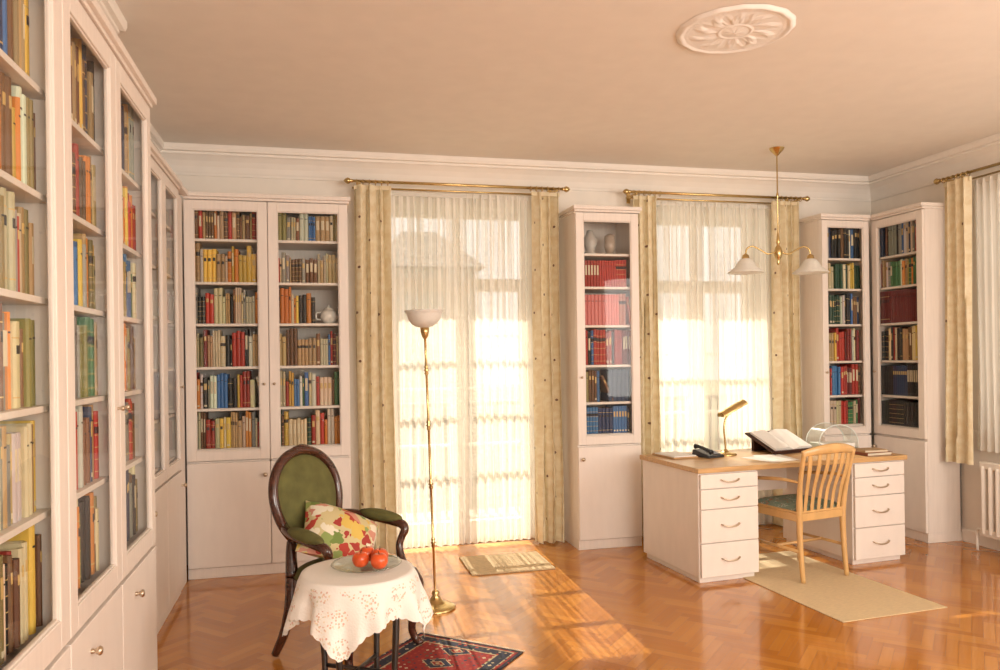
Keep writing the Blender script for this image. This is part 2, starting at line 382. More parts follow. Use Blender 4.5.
b.box(x0,x1,YF,W3[0],-.1,ZC); b.box(x0,x1,W3[1],YB,-.1,ZC); b.box(x0,x1,W3[0],W3[1],-.1,W3[2]); b.box(x0,x1,W3[0],W3[1],W3[3],ZC)
b.build('wall_right',M_wall,**ST)
b=MB(); b.box(XN-T,XR+T,YF-.3,YF,-.1,ZC); b.build('wall_front',M_wall,**ST)
prof=[(0,2.775),(.012,2.775),(.016,2.79),(.022,2.80),(.036,2.835),(.060,2.870),(.090,2.897),(.105,2.905),(.105,2.92),(.125,2.925),(.132,2.945),(.132,2.9695)]
path=[(XN,YF,1,0),(XN,YN,1,1),(XL,YN,1,1),(XL,YB,1,-1),(XR,YB,-1,-1),(XR,YF,-1,0)]
for i in range(len(path)-1):
    b=MB(); A=path[i];B=path[i+1]
    vs=[(p[0]+dd*p[2],p[1]+dd*p[3],z) for p in(A,B) for dd,z in prof]
    n=len(prof); b.add(vs,[(k,k+1,k+1+n,k+n) for k in range(n-1)],0,False)
    b.build('trim_%d'%(i+1),M_trim,**ST)
bp=[(0,.10),(.012,.10),(.018,.09),(.018,0.0)]
def base(name,A,B):
    b=MB(); vs=[(p[0]+dd*p[2],p[1]+dd*p[3],z) for p in(A,B) for dd,z in bp]
    n=len(bp); b.add(vs,[(k,k+1,k+1+n,k+n) for k in range(n-1)]); b.build(name,M_trim,**ST)
base('baseboard_right',(XR,YB,-1,0),(XR,YF,-1,0))
base('baseboard_back',(W1[1],YB,0,-1),(XR,YB,0,-1))

def window(name,x0,x1,z0,z1,mat,trans,leaf_h,sill=False):
    b=MB(); fr=.055
    b.box(x0,x0+fr,0,.07,z0,z1); b.box(x1-fr,x1,0,.07,z0,z1); b.box(x0+fr,x1-fr,0,.07,z1-fr,z1); b.box(x0+fr,x1-fr,0,.07,z0,z0+.05)
    b.box(x0+fr,x1-fr,-.01,.07,trans-.03,trans+.03)
    xm=(x0+x1)/2
    b.box(xm-.035,xm+.035,-.012,.06,z0+.05,trans-.03); b.box(xm-.025,xm+.025,0,.06,trans+.03,z1-fr)
    for a,c in((x0+fr,xm-.035),(xm+.035,x1-fr)):
        b.box(a,a+.04,.005,.055,z0+.05,trans-.03); b.box(c-.025,c,.005,.055,z0+.05,trans-.03)
        b.box(a+.04,c-.025,.005,.055,z0+.05,z0+(.14 if z0<.1 else .10)); b.box(a+.04,c-.025,.005,.055,trans-.07,trans-.03)
        for h in leaf_h: b.box(a+.04,c-.025,.012,.05,h-.010,h+.010)
    b.box(x0+fr,x1-fr,.03,.034,z0+.05,z1-fr,1)
    if sill: b.box(x0-.05,x1+.05,-.22,0,z0-.03,z0,0)
    b.build(name,[M_trim,M_wpane],mat=mat,bevel=.003,**ST)
window('window_1',W1[0],W1[1],.0,W1[3],TR(0,YB+.2),2.05,(.75,1.20,1.62))
window('window_2',W2[0],W2[1],W2[2],W2[3],TR(0,YB+.2),2.05,(.95,1.45),True)
window('window_3',-W3[1],-W3[0],W3[2],W3[3],TR(XR+.2,0,0,-pi/2),2.0,(1.3,1.65),True)

# exterior
b=MB(); b.box(-6,10,YB+T,YB+T+.62,2.72,2.86); b.box(-6,10,YB+T,YB+T+1.2,-.2,-.06); ov=b.build('building_overhang',M_bldg,kind='structure')
b=MB(); yr=YB+T+1.0
for k in range(60):
    x=-.6+k*.1; b.box(x-.016,x+.016,yr-.008,yr+.008,-.06,.98)
    if k%2==0: b.tube([(x+.1+.035*math.cos(a),yr,.55+.035*math.sin(a)) for a in [i*2*pi/8 for i in range(8)]],.006,6,interp=1,closed=True,up=(0,1,0))
b.box(-.62,5.4,yr-.025,yr+.025,.98,1.02); b.box(-.62,5.4,yr-.012,yr+.012,.08,.10)
b.build('balcony_railing',M_iron,label='black wrought iron balcony railing outside the windows',category='railing')
b=MB(); b.box(-60,80,YB+T+1.3,120,-3.1,-3.0); b.build('ground',M_grass,**ST)
b=MB(); X0,X1=2.0,5.2; b.box(X0,X1,25,33,-3,4.4); b.add([(X0-.3,24.6,4.4),(X1+.3,24.6,4.4),(X1+.3,33.4,4.4),(X0-.3,33.4,4.4),((X0+X1)/2-.6,27,5.9),((X0+X1)/2+.6,27,5.9)],[(0,1,5,4),(1,2,5),(2,3,4,5),(3,0,4)],1)
b.build('neighbouring_house',[M_bldg,M_roof],label='neighbouring house with tiled roof across the garden',category='house')

# ------------------------------------------------------------------ bookcases
BOOKS=[]
C=dict(red=(.46,.04,.025),dark_red=(.17,.018,.014),orange=(.74,.25,.04),yellow=(.76,.51,.09),cream=(.74,.62,.40),white=(.78,.74,.64),
 brown=(.19,.085,.035),tan=(.48,.31,.15),black=(.018,.016,.015),navy=(.02,.04,.11),blue=(.06,.18,.40),green=(.06,.19,.07),dark_green=(.02,.065,.035),
 grey=(.31,.29,.25),pink=(.78,.28,.23),olive=(.28,.23,.08))
mixed=['red','black','cream','tan','white','brown','orange','navy','yellow','grey','dark_red','cream','tan']
dark=['brown','black','dark_red','tan','brown','navy','olive']
leath=['brown','tan','brown','dark_red','black','olive','cream','tan']
def fillrow(M,x0,x1,yf,z,hmax,pal,pri,hr=(.66,.97),tr=(.011,.034),dep=.17,fill=.985,uniform=False,lean=True):
    x=x0; end=x0+(x1-x0)*fill; cur=None; run=0
    while True:
        if run<=0:
            cur=random.choice(pal); run=random.choice([1,1,1,1,2,3]) if not uniform else random.randint(4,9)
            tt=random.uniform(*tr); hh=random.uniform(*hr); tpl=random.choice([0,1,2,3,4,5,5,5])
            base=C[cur]
            if not uniform and random.random()<.25: cur=random.choice(['cream','brown','white','yellow','grey','tan','red','blue']); base=C[cur]
            j=random.uniform(.65,1.15); rgb=tuple(min(.9,c*j*random.uniform(.90,1.10)) for c in base)
        run-=1
        t=tt*random.uniform(.93,1.07) if not uniform else tt
        if x+t>end: break
        h=hmax*hh*(random.uniform(.97,1.03) if not uniform else 1); h=min(h,hmax*.98)
        dpt=dep*random.uniform(.9,1.0)
        Mb=M@Matrix.Translation((x+t/2,yf+random.uniform(0,.016 if not uniform else .002),z))
        BOOKS.append([pri,Mb,cur,rgb,tpl,(t*.97,dpt,h)])
        x+=t
    if lean and x1-x>.05 and hmax>.15:
        h=hmax*.8; t=.02; ang=math.asin(min(.5,(x1-x-.03)/h))*0.8
        if ang>.03:
            cur=random.choice(pal); rgb=C[cur]
            Mb=M@Matrix.Translation((x+ .006+h*math.sin(ang)+t*.5,yf+.004,z+.5*t*math.sin(ang)+.001))@Matrix.Rotation(-ang,4,'Y')
            BOOKS.append([pri,Mb,cur,rgb,0,(t,dep*.9,h)])
def bookcase(M,W,nd,D,zs,zl,H,label,stile=.06,filler=0,crown_l=True,crown_r=True,lk=None,crown_f=.045):
    root=empty('bookcase',M,label,'bookcase')
    tk=.02; n=nd; bw=W/n
    b=MB()
    for i in range(n+1):
        xx=i*bw; a=max(0,xx-tk/2) if 0<i<n else (0 if i==0 else W-tk); b.box(a,a+tk,0,D,.07,H-.04)
    b.box(0,W,D-.012,D,.07,H-.04); b.box(tk,W-tk,0,D-.012,.07,.09); b.box(tk,W-tk,.0,D-.012,zl-.022,zl+.0); b.box(tk,W-tk,0,D-.012,H-.06,H-.04)
    b.box(.0,W,-.005,D,0,.07)
    l=.0 if not crown_l else .02; rr=.0 if not crown_r else .02
    b.box(-l*.5,W+rr*.5,-crown_f*.66,D,H-.045,H-.028); b.box(-l,W+rr,-crown_f,D,H-.028,H)
    if filler: b.box(W,W+filler,-.0,.02,0,H-.045); b.box(W,W+filler,-.04,D,H-.03,H)
    b.build('body',M_case,parent=root,bevel=.003)
    for z in zs[1:]:
        for i in range(n):
            s=MB(); s.box(i*bw+tk*.5 if i else tk,(i+1)*bw-tk*.5 if i<n-1 else W-tk,.014,D-.012,z-.018,z); s.build('shelf',M_case,parent=root,bevel=.002)
    for i in range(n):
        x0=i*bw+.0025;x1=(i+1)*bw-.0025;z0=zl+.004;z1=H-.05
        s=MB(); st=stile; y0=-.022
        s.box(x0,x0+st,y0,0,z0,z1); s.box(x1-st,x1,y0,0,z0,z1); s.box(x0+st,x1-st,y0,0,z0,z0+st*1.05); s.box(x0+st,x1-st,y0,0,z1-st,z1)
        m=.007
        s.box(x0+st,x0+st+m,y0+.006,-.002,z0+st,z1-st); s.box(x1-st-m,x1-st,y0+.006,-.002,z0+st,z1-st)
        s.box(x0+st,x1-st,y0+.006,-.002,z0+st*1.05,z0+st*1.05+m); s.box(x0+st,x1-st,y0+.006,-.002,z1-st-m,z1-st)
        dr=s.build('door',M_case,parent=root,bevel=.0025)
        g=MB(); g.add([(x0+st-.004,-.010,z0+st-.004),(x1-st+.004,-.010,z0+st-.004),(x1-st+.004,-.010,z1-st+.004),(x0+st-.004,-.010,z1-st+.004)],[(0,1,2,3)]); g.build('glass_pane',M_pane,parent=dr)
        right=(i%2==0) and nd>1
        kx=(x1-st/2) if right else (x0+st/2)
        R=Matrix.Rotation(pi/2,4,'X')
        kp=[(.006,0),(.006,.006),(.004,.010),(.009,.016),(.012,.022),(.009,.028),(0,.030)]
        k=MB(); k.lathe([(a_*.8,b_*.8) for a_,b_ in kp],mat=0,segs=14,xf=Matrix.Translation((kx,y0,1.29))@R); k.build('knob',M_chrome,parent=dr,label='small round metal knob')
        s=MB(); s.box(x0,x1,y0,0,.075,zl-.012); d2=s.build('cabinet_door',M_caseh,parent=root,bevel=.003)
        k=MB(); k.lathe([(r_*1.25,z_*1.1) for r_,z_ in kp],segs=14,xf=Matrix.Translation((x0+lk if lk else kx,y0,zl-.10))@R); k.build('knob',M_chrome,parent=d2,label='small round metal knob')
    return root
def shelves_fill(M,W,nd,zs,H,pri_rows,yf=.03,only=None):
    bw=W/nd
    for i in range(nd):
        if only is not None and i not in only: continue
        for j,z in enumerate(zs):
            top=(zs[j+1]-.018) if j+1<len(zs) else H-.062
            spec=pri_rows(i,j)
            fillrow(M,i*bw+.022 if i==0 else i*bw+.012,(i+1)*bw-.024 if i==nd-1 else (i+1)*bw-.012,yf,z+.0005,top-z,**spec)
H=2.57
ZB=[.86,1.13,1.41,1.70,1.98,2.27]
Mb1=TR(-.838,5.45)
bookcase(Mb1,1.068,2,YB-5.45-.004,[.78]+[.86]+ZB[1:],.78,H,'tall white limed wood bookcase with two glass doors full of books',crown_l=False)
def rb(i,j):
    t={0:{5:['orange','yellow','brown','tan','olive','red'],4:['yellow','orange','cream','yellow','tan'],3:mixed,2:leath,1:['orange','black','red','cream','blue','white','yellow'],0:['yellow','orange','red','cream','tan','green','cream']},
       1:{5:['tan','olive','orange','brown','cream'],4:['grey','tan','brown','cream','black','cream'],3:['black','orange','cream','grey'],2:leath+['red'],1:['red','green','white','cream','blue','orange','yellow'],0:['yellow','cream','red','dark_green','orange','cream']}}
    p=dict(pal=t[i][j],pri=2,tr=(.012,.032),fill=.98)
    if (i,j)==(1,3): p['fill']=.60; p['lean']=False
    if (i,j)==(0,1): p['fill']=.86
    if (i,j)==(1,4): p['hr']=(.6,.8)
    return p
shelves_fill(Mb1,1.068,2,ZB,H,rb,yf=.04)
Mb2=TR(1.893,5.45)
ZM=[.86,1.10,1.38,1.68,1.97,2.22]
bookcase(Mb2,.505,1,YB-5.45-.004,[.78]+ZM,.78,H,'narrow white limed wood bookcase with glass door between two windows')
def rm(i,j):
    t={5:(['tan'],.0),4:(['red','pink','red'],.93),3:(['pink','red','pink'],.93),2:(['dark_green','red','black','dark_red'],.95),1:(['olive','brown','yellow'],.45),0:(['navy','blue'],.95)}
    return dict(pal=t[j][0],fill=t[j][1],pri=4,tr=(.018,.03),uniform=j in(4,3,0),hr=(.84,.95),lean=j!=5)
shelves_fill(Mb2,.505,1,ZM,H,rm,yf=.04)
fillrow(Mb2,.27,.48,.04,1.1005,.26,['navy'],4,hr=(.9,.95),tr=(.03,.035),uniform=True)
Mb3=TR(3.985,5.45)
bookcase(Mb3,.445,1,YB-5.45-.004,[.78]+ZM,.78,H,'narrow white limed wood bookcase standing in the room corner',crown_r=False,stile=.05)
def ra(i,j):
    t={5:['black','navy','brown','white'],4:['green','white','dark_green','cream'],3:['navy','black','white','dark_green'],2:['red','dark_red'],1:['brown','dark_red','red'],0:['green','red','dark_red','cream']}
    return dict(pal=t[j],pri=4,tr=(.014,.030),hr=(.8,.96))
shelves_fill(Mb3,.445,1,ZM,H,ra,yf=.04)
Mb4=TR(4.48,5.44,0,-pi/2)
bookcase(Mb4,.55,1,XR-4.48-.022,[.78]+ZM,.78,H,'white limed wood bookcase with glass door against the side wall',crown_l=False)
def rb4(i,j):
    t={5:['navy','black','grey','cream'],4:['orange','green','white','tan'],3:['dark_red'],2:['black','cream','brown'],1:['black','navy'],0:['black']}
    return dict(pal=t[j],pri=4,tr=(.016,.032),hr=(.84,.97),uniform=j in(3,1,0))
shelves_fill(Mb4,.55,1,ZM,H,rb4,yf=.035)
ZL=[.745,1.055,1.337,1.626,1.903,2.187]
DN=-.69-XN-.004
def rl(i,j):
    t={5:dark+['olive','tan'],4:['orange','red','yellow','olive','orange','brown','red'],3:['cream','tan','orange','yellow','olive','brown','blue'],2:['brown','olive','brown','tan','cream','grey','orange'],1:['grey','tan','cream','brown','white','tan','navy'],0:['black','tan','navy','olive','orange','brown','cream','dark_green']}
    return dict(pal=t[j]+(['red','green'] if random.random()<.25 else []),pri=0,tr=(.012,.033),dep=.165,hr=(.72,.97))
Ml1=TR(-.69,1.19,0,pi/2)
bookcase(Ml1,1.16,2,DN,ZL,.68,2.575,'white limed wood bookcase with glass doors along the side wall',stile=.075,crown_r=False)
shelves_fill(Ml1,1.16,2,ZL,2.575,rl,yf=.03,only=[1])
Ml2=TR(-.69,2.352,0,pi/2)
bookcase(Ml2,1.17,2,DN,ZL,.68,2.575,'white limed wood double bookcase with glass doors and lower cupboards',stile=.068,crown_l=False,lk=.19)
shelves_fill(Ml2,1.17,2,ZL,2.575,rl,yf=.03)
Ml3=TR(-.84,3.66,0,pi/2)
bookcase(Ml3,1.49,3,-.84-XL-.004,[.78]+ZB,.78,H,'white limed wood three door bookcase along the side wall',filler=.25,crown_r=False)
def rl3(i,j):
    q=rl(i,j); q['pri']=5; return q
shelves_fill(Ml3,1.49,3,ZB,H,rl3,yf=.04,only=[1,2])

def book_template(k):
    b=MB()
    out=[(-.5,1),(-.5,.05),(-.32,.012),(0,0),(.32,.012),(.5,.05),(.5,1),(.42,1),(.42,.07),(-.42,.07),(-.42,1)]
    b.prism(out,0,1,0)
    b.box(-.43,.43,.07,.97,.015,.985,1)
    def band(z0,z1,m):
        o=[(-.5,.046),(-.32,.008),(0,-.004),(.32,.008),(.5,.046),(.5,.06),(-.5,.06)]
        b.prism(o,z0,z1,m)
    def lab(z0,z1,m):
        o=[(-.3,.006),(0,-.004),(.3,.006),(.3,.03),(-.3,.03)]
        b.prism(o,z0,z1,m)
    if k==0: lab(.70,.82,2)
    elif k==1: band(.12,.135,2);band(.82,.835,2);lab(.64,.74,4)
    elif k==2: lab(.45,.82,3)
    elif k==3:
        for z in(.1,.28,.46,.64,.82): band(z,z+.012,2)
        band(.67,.77,4)
    elif k==4: lab(.06,.12,3);lab(.60,.80,2)
    elif k==5: lab(.78,.80,4)
    return b
MATS=[M_book,M_pages,M_gold,M_creaml,M_darkl]
TPL=[]
for k in range(6):
    b=book_template(k); me=bpy.data.meshes.new('book'); me.from_pydata([tuple(v) for v in b.v],[],b.f)
    me.polygons.foreach_set('material_index',b.m); me.update()
    for m in MATS: me.materials.append(m)
    TPL.append((me,b))
near=[q for q in BOOKS if q[0]==0]; near.sort(key=lambda q:q[1].translation.length)
rest=[q for q in BOOKS if q[0]!=0]
take0=[q for q in near if 1.85<q[1].translation.y<2.95][:160]
bl=[q for q in rest if q[0]==2]
ind=(take0+bl)[:300]
ids=set(id(q) for q in ind)
mix=[q for q in BOOKS if id(q) not in ids]
nm={'dark_red':'dark red','dark_green':'dark green','navy':'navy blue'}
for q in ind:
    ob=bpy.data.objects.new('book',TPL[q[4]][0]); t,dp,h=q[5]
    ob.matrix_world=q[1]@Matrix.Diagonal((t,dp,h,1)); ob.color=(*q[3],1)
    ob['label']=nm.get(q[2],q[2])+' spined book standing upright on a bookcase shelf'
    ob['category']='book'; ob['group']='books on bookcase shelves'
    COL.objects.link(ob)
b=MB(); cols=[]
for q in mix:
    t,dp,h=q[5]; tb=TPL[q[4]][1]; xf=q[1]@Matrix.Diagonal((t,dp,h,1)); o=len(b.v)
    for v in tb.v: b.v.append(xf@v); cols.append(q[3])
    for f,m in zip(tb.f,tb.m): b.f.append([i+o for i in f]); b.m.append(m); b.sm.append(False)
ob=b.build('books',[M_bookmix]+MATS[1:],label='rows of hardback books filling the remaining bookcase shelves',category='books',kind='stuff',group='books on bookcase shelves')
ca=ob.data.color_attributes.new('bookcol','FLOAT_COLOR','POINT')
for i,c in enumerate(cols): ca.data[i].color=(*c,1)

def ornament(M,prof,name,label,cat,mat,extra=None):
    root=empty(name,M,label,cat); b=MB(); b.lathe(prof,segs=20); b.build('body',mat,parent=root)
    if extra: extra(root)
def teapot_parts(root):
    b=MB(); b.tube([(.05,0,.04),(.085,0,.06),(.10,0,.09)],[.014,.009,.007],8); b.build('spout',M_porc,parent=root)
    b=MB(); b.tube([(-.05,0,.08),(-.085,0,.075),(-.085,0,.035),(-.05,0,.03)],.006,8); b.build('handle',M_porc,parent=root)
    b=MB(); b.lathe([(.035,.098),(.03,.108),(.008,.116),(.011,.126),(0,.132)],segs=16); b.build('lid',M_porc,parent=root)
ornament(Mb1@TR(.935,.11,1.7005),[(.03,0),(.05,.02),(.062,.05),(.055,.08),(.035,.1),(0,.1)],'teapot','white porcelain teapot on a bookcase shelf','teapot',M_porc,teapot_parts)
ornament(Mb2@TR(.17,.13,2.2205),[(.045,0),(.045,.02),(.03,.03),(.05,.08),(.055,.12),(.03,.16),(.025,.19),(0,.19)],'vase','grey ceramic vase on the top shelf of bookcase','vase',simple('grey_ceramic',(.50,.46,.42),.3))
ornament(Mb2@TR(.33,.13,2.2205),[(.05,0),(.055,.01),(.03,.02),(.045,.07),(.04,.15),(.02,.165),(0,.17)],'jar','brownish glazed jar on the top shelf of bookcase','jar',simple('brown_glaze',(.42,.33,.26),.3))

# ------------------------------------------------------------------ curtains
def curtain(name,M,w,z0,z1,waves,amp,mat,label,cat='curtain'):
    root=empty(name,M@Matrix.Translation((0,0,z0)),label,cat)
    b=MB(); h=z1-z0; ph=random.random()*6
    nx=waves*12
    def fn(u,v):
        x=u*w
        p=2*pi*waves*u+ .9*math.sin(3*u*6+ph)
        a=amp*(1-.35*v)*(1+.35*math.sin(u*17+ph))
        y=a*math.sin(p+.6*math.sin(2.2*v+u*5))+.012*math.sin(5*u+3*v+ph)
        x+=.010*math.sin(6*v+u*20)*(1-v)+.35*amp*math.sin(2*p)*.5
        x=min(max(x,0),w)
        return (x,y,v*h)
    b.grid(fn,nx,20,uvfn=lambda u,v:(u*w*2.1,v*h))
    b.build('fabric',mat,parent=root)
    b=MB(); b.box(.0,w,-.006,.006,h-.03,h+.0) 
    b.build('heading_tape',mat,parent=root)
    return root
ZR=2.745
yD=5.685; yS=5.775
def rod(M,w,label):
    root=empty('curtain_rod',M,label,'curtain rod')
    for yy,zz_ in((0,0),(.085,-.03)):
        b=MB(); b.tube([(0,yy,zz_),(w,yy,zz_)],.011 if yy==0 else .007,12,interp=1); b.build('pole',M_brass,parent=root)
    for sx,x in((-1,0),(1,w)):
        b=MB(); b.lathe([(.011,0),(.016,.004),(.010,.01),(.02,.022),(.024,.034),(.016,.05),(.006,.06),(0,.065)],segs=14,xf=Matrix.Translation((x,0,0))@Matrix.Rotation(sx*pi/2,4,'Y')); b.build('finial',M_brass,parent=root)
    for x in(.05,w-.05):
        b=MB(); b.box(x-.008,x+.008,-.012,.163,-.022,-.008); b.box(x-.014,x+.014,.155,.163,-.06,.04); b.build('bracket',M_brass,parent=root)
    for x in [.03+ .045*i for i in range(6)]+[w-.03-.045*i for i in range(6)]:
        b=MB(); b.tube([(x,.019*math.cos(a),-.006+.019*math.sin(a)) for a in [i*2*pi/10 for i in range(10)]],.003,6,interp=1,closed=True,up=(1,0,0)); b.build('ring',M_brass,parent=root)
rod(TR(.28,yD,ZR),1.60,'brass double curtain rod above the french window')
rod(TR(2.445,yD,ZR),1.56,'brass double curtain rod above the desk window')
rod(TR(4.635,4.90,ZR,-pi/2),2.1,'brass double curtain rod above the side window')
dl='cream patterned drape with small dark dots hanging from brass rod'
curtain('curtain',TR(.29,yD),.27,.015,ZR-.03,4,.046,M_drape,dl)
curtain('curtain',TR(1.63,yD),.225,.015,ZR-.03,3,.046,M_drape,dl)
curtain('curtain',TR(2.47,yD),.20,.015,ZR-.03,3,.044,M_drape,dl)
curtain('curtain',TR(3.71,yD),.25,.015,ZR-.03,4,.046,M_drape,dl)
curtain('curtain',TR(4.635,4.865,0,-pi/2),.24,.62,ZR-.03,3,.040,M_drape,'short cream patterned drape hanging beside the side window')
curtain('sheer_curtain',TR(.52,yS),1.15,.03,ZR-.05,20,.024,M_sheer,'long white sheer curtain over the french window','sheer curtain')
curtain('sheer_curtain',TR(2.60,yS),1.16,.03,ZR-.05,20,.024,M_sheer,'long white sheer curtain over the desk window','sheer curtain')
curtain('sheer_curtain',TR(4.715,4.68,0,-pi/2),1.75,.72,ZR-.05,28,.018,M_sheer,'white sheer curtain over the side window','sheer curtain')
root=empty('radiator',TR(4.66,4.58,0,-pi/2),'white ribbed radiator beneath the side window','radiator')
b=MB()
for i in range(24):
    x=i*.06; b.tube([(x+.03,.0,.14),(x+.03,0,.62)],.022,8,interp=1,sq=(2.0,1),up=(0,1,0))
b.box(0,1.44,-.03,.03,.60,.65); b.box(0,1.44,-.03,.03,.12,.17); b.build('body',M_rad,parent=root,bevel=.006)
b=MB()
for x in(.2,1.2): b.box(x,x+.03,-.03,.03,0,.13)
b.build('foot',M_rad,parent=root)
b=MB(); b.tube([(-.0,0,.15),(-.05,0,.15),(-.05,0,.0)],.01,8,interp=3); b.build('pipe',M_rad,parent=root)

# ------------------------------------------------------------------ medallion
b=MB(); R0=.265
def hgt(r_,a):
    q=r_/R0
    h=.008
    h+=.006*math.exp(-((q-.93)/.045)**2)+.002*math.exp(-((q-.83)/.02)**2)*(1+math.cos(60*a))*.5
    if .30<q<.80:
        w=math.sin(pi*(q-.30)/.50)
        leaf=max(0,math.cos(10*a+2.4*math.sin(4.5*q)))**.7
        leaf2=max(0,math.cos(20*a+pi+6*q))**.8
        vein=.5+.5*math.cos(60*a-14*q)
        h+=w*(.0050*leaf+.0026*leaf2+.0012*vein*leaf)
    h+=.004*math.exp(-((q-.28)/.025)**2)
    if q<.25: h+=.006*math.cos(q/.25*pi/2)*(.7+.3*abs(math.cos(4*a)))
    if q>.97: h*=max(0,(1.03-q)/.06)
    return h
def fn(u,v):
    a=2*pi*u; r_=R0*(.001+v*1.02); sc=1+.008*math.cos(16*a)*(v>.85)
    return (r_*sc*math.cos(a),r_*sc*math.sin(a),-hgt(r_,a))
b.grid(fn,300,60,closed=True)
b.build('ceiling_medallion',simple('medallion_plaster',(.92,.89,.85),.6,var=.02),loc=(1.935,3.25,ZC-.0005),label='round white plaster ceiling rosette with leaf relief',category='ceiling medallion')

# ------------------------------------------------------------------ chandelier
root=empty('chandelier',TR(3.345,5.06,0,-.1),'brass hanging lamp with two bell shaped white glass shades','chandelier')
zt=ZC
b=MB(); b.lathe([(.0,zt-.06),(.012,zt-.055),(.02,zt-.045),(.045,zt-.02),(.055,zt-.002)],segs=20); b.build('canopy',M_brass,parent=root)
b=MB(); b.lathe([(.005,2.33),(.005,2.60),(.009,2.61),(.009,2.63),(.005,2.64),(.005,zt-.05)],segs=10); b.build('stem',M_brass,parent=root)
b=MB(); b.lathe([(0,2.10),(.007,2.105),(.012,2.12),(.007,2.135),(.022,2.155),(.032,2.19),(.024,2.23),(.010,2.25),(.016,2.27),(.011,2.30),(.006,2.34)],segs=18); b.build('hub',M_brass,parent=root)
for s_ in(-1,1):
    b=MB(); b.tube([(s_*.02,0,2.20),(s_*.08,0,2.185),(s_*.14,0,2.215),(s_*.20,0,2.24),(s_*.245,0,2.22),(s_*.255,0,2.17)],.006,10); arm=b.build('arm',M_brass,parent=root)
    b=MB(); b.lathe([(.008,2.185),(.022,2.175),(.028,2.15),(.030,2.135)],c=(s_*.255,0,0),segs=16); b.build('socket',M_brass,parent=arm)
    b=MB(); b.lathe([(.028,2.150),(.045,2.140),(.062,2.118),(.078,2.088),(.118,2.058),(.132,2.045),(.128,2.043),(.112,2.053),(.073,2.082),(.058,2.112),(.04,2.133),(.020,2.142)],c=(s_*.255,0,0),segs=32); b.build('lamp_shade',M_alab,parent=root)

# ------------------------------------------------------------------ floor lamp
root=empty('floor_lamp',TR(.66,4.43),'tall brass floor lamp with white glass uplight bowl','floor lamp')
tilt=Matrix.Rotation(-.026,4,'Y')
b=MB(); b.lathe([(.115,0),(.117,.008),(.106,.016),(.08,.022),(.06,.032),(.04,.040),(.03,.058),(.018,.073),(.024,.09),(.012,.105)],segs=32); b.build('base',M_brass,parent=root)
pr=[(.008,.10)]
for z in(.38,.72,1.06,1.38): pr+= [(.007,z-.03),(.013,z-.02),(.009,z-.008),(.016,z),(.009,z+.008),(.013,z+.02),(.007,z+.03)]
pr+=[(.007,1.56),(.018,1.575),(.024,1.60),(.026,1.625),(.012,1.63)]
b=MB(); b.lathe(pr,segs=16,xf=tilt); b.build('pole',M_brass,parent=root)
b=MB(); b.lathe([(.02,1.626),(.048,1.632),(.075,1.650),(.092,1.675),(.101,1.702),(.106,1.716),(.116,1.724),(.112,1.728),(.100,1.718),(.095,1.702),(.086,1.680),(.068,1.656),(.042,1.640),(.0,1.636)],segs=32,xf=tilt); b.build('lamp_shade',M_alab,parent=root)

# ------------------------------------------------------------------ desk
MD=TR(2.335,4.415,0,math.radians(4.6))
root=empty('desk',MD,'white limed wood pedestal desk with light oak top','desk')
b=MB(); b.box(-.015,1.655,-.015,.745,.700,.732); b.build('desktop',M_oak,parent=root,bevel=.004)
def bow(x,y,z,w=.13):
    return [(x-w/2,y,z+.004),(x-w/2+.004,y-.014,z+.002),(x-w/4,y-.024,z-.008),(x,y-.026,z-.011),(x+w/4,y-.024,z-.008),(x+w/2-.004,y-.014,z+.002),(x+w/2,y,z+.004)]
for x0 in(0,1.20):
    b=MB(); b.box(x0,x0+.44,.012,.73,.035,.70); b.box(x0+.015,x0+.425,.03,.71,0,.035); b.build('pedestal',M_caseh,parent=root,bevel=.003)
    for z0,z1 in((.60,.69),(.472,.594),(.258,.466),(.04,.252)):
        b=MB(); b.box(x0+.008,x0+.432,-.008,.012,z0,z1); dr=b.build('drawer',M_caseh,parent=root,bevel=.003)
        b=MB(); b.tube(bow(x0+.22,-.008,(z0+z1)/2+.004),.0045,8,interp=3,up=(0,0,1)); b.build('handle',M_chrome,parent=dr,label='bow shaped metal drawer handle')
b=MB(); b.box(.44,1.20,.68,.70,.42,.70); b.build('back_panel',M_caseh,parent=root)
def PD(x,y,z=.7325,rz=0): return TR(x,y,z,rz)
root=empty('desk_lamp',PD(2.83,4.95,.7325,.1),'brass desk lamp with tilted elongated metal shade','desk lamp')
b=MB(); b.lathe([(.075,0),(.077,.006),(.065,.014),(.03,.02),(.014,.03),(.01,.04)],segs=28); b.build('base',M_brass,parent=root)
b=MB(); b.tube([(0,0,.03),(-.005,0,.10),(-.012,0,.18),(.0,0,.25),(.035,0,.295)],.0065,10); b.sphere((.035,0,.295),.013); b.build('stem',M_brass,parent=root)
b=MB(); Xs=rmat((.065,0,.315),0,-.42,0)
def fs(u,v):
    a=pi*(.0+u); k=.9+.1*math.sin(pi*v)
    return ((v-.5)*.22,.042*k*math.cos(a),.036*k*math.sin(a))
b.grid(fs,14,6,xf=Xs); b.grid(lambda u,v:((v-.5)*.216,.040*math.cos(pi*u),.034*math.sin(pi*u)),14,6,xf=Xs)
for e in(-.5,.5):
    b.add([(e*.22,0,0)]+[(e*.22,.0378*math.cos(pi*i/12),.0324*math.sin(pi*i/12)) for i in range(13)],[(0,i+1,i+2) for i in range(12)],0,False,Xs)
b.build('lamp_shade',M_brass,parent=root)
root=empty('telephone',PD(2.665,4.90,.7325,.3),'black desk telephone with handset resting on it','telephone')
PS=Matrix.Scale(.84,4)
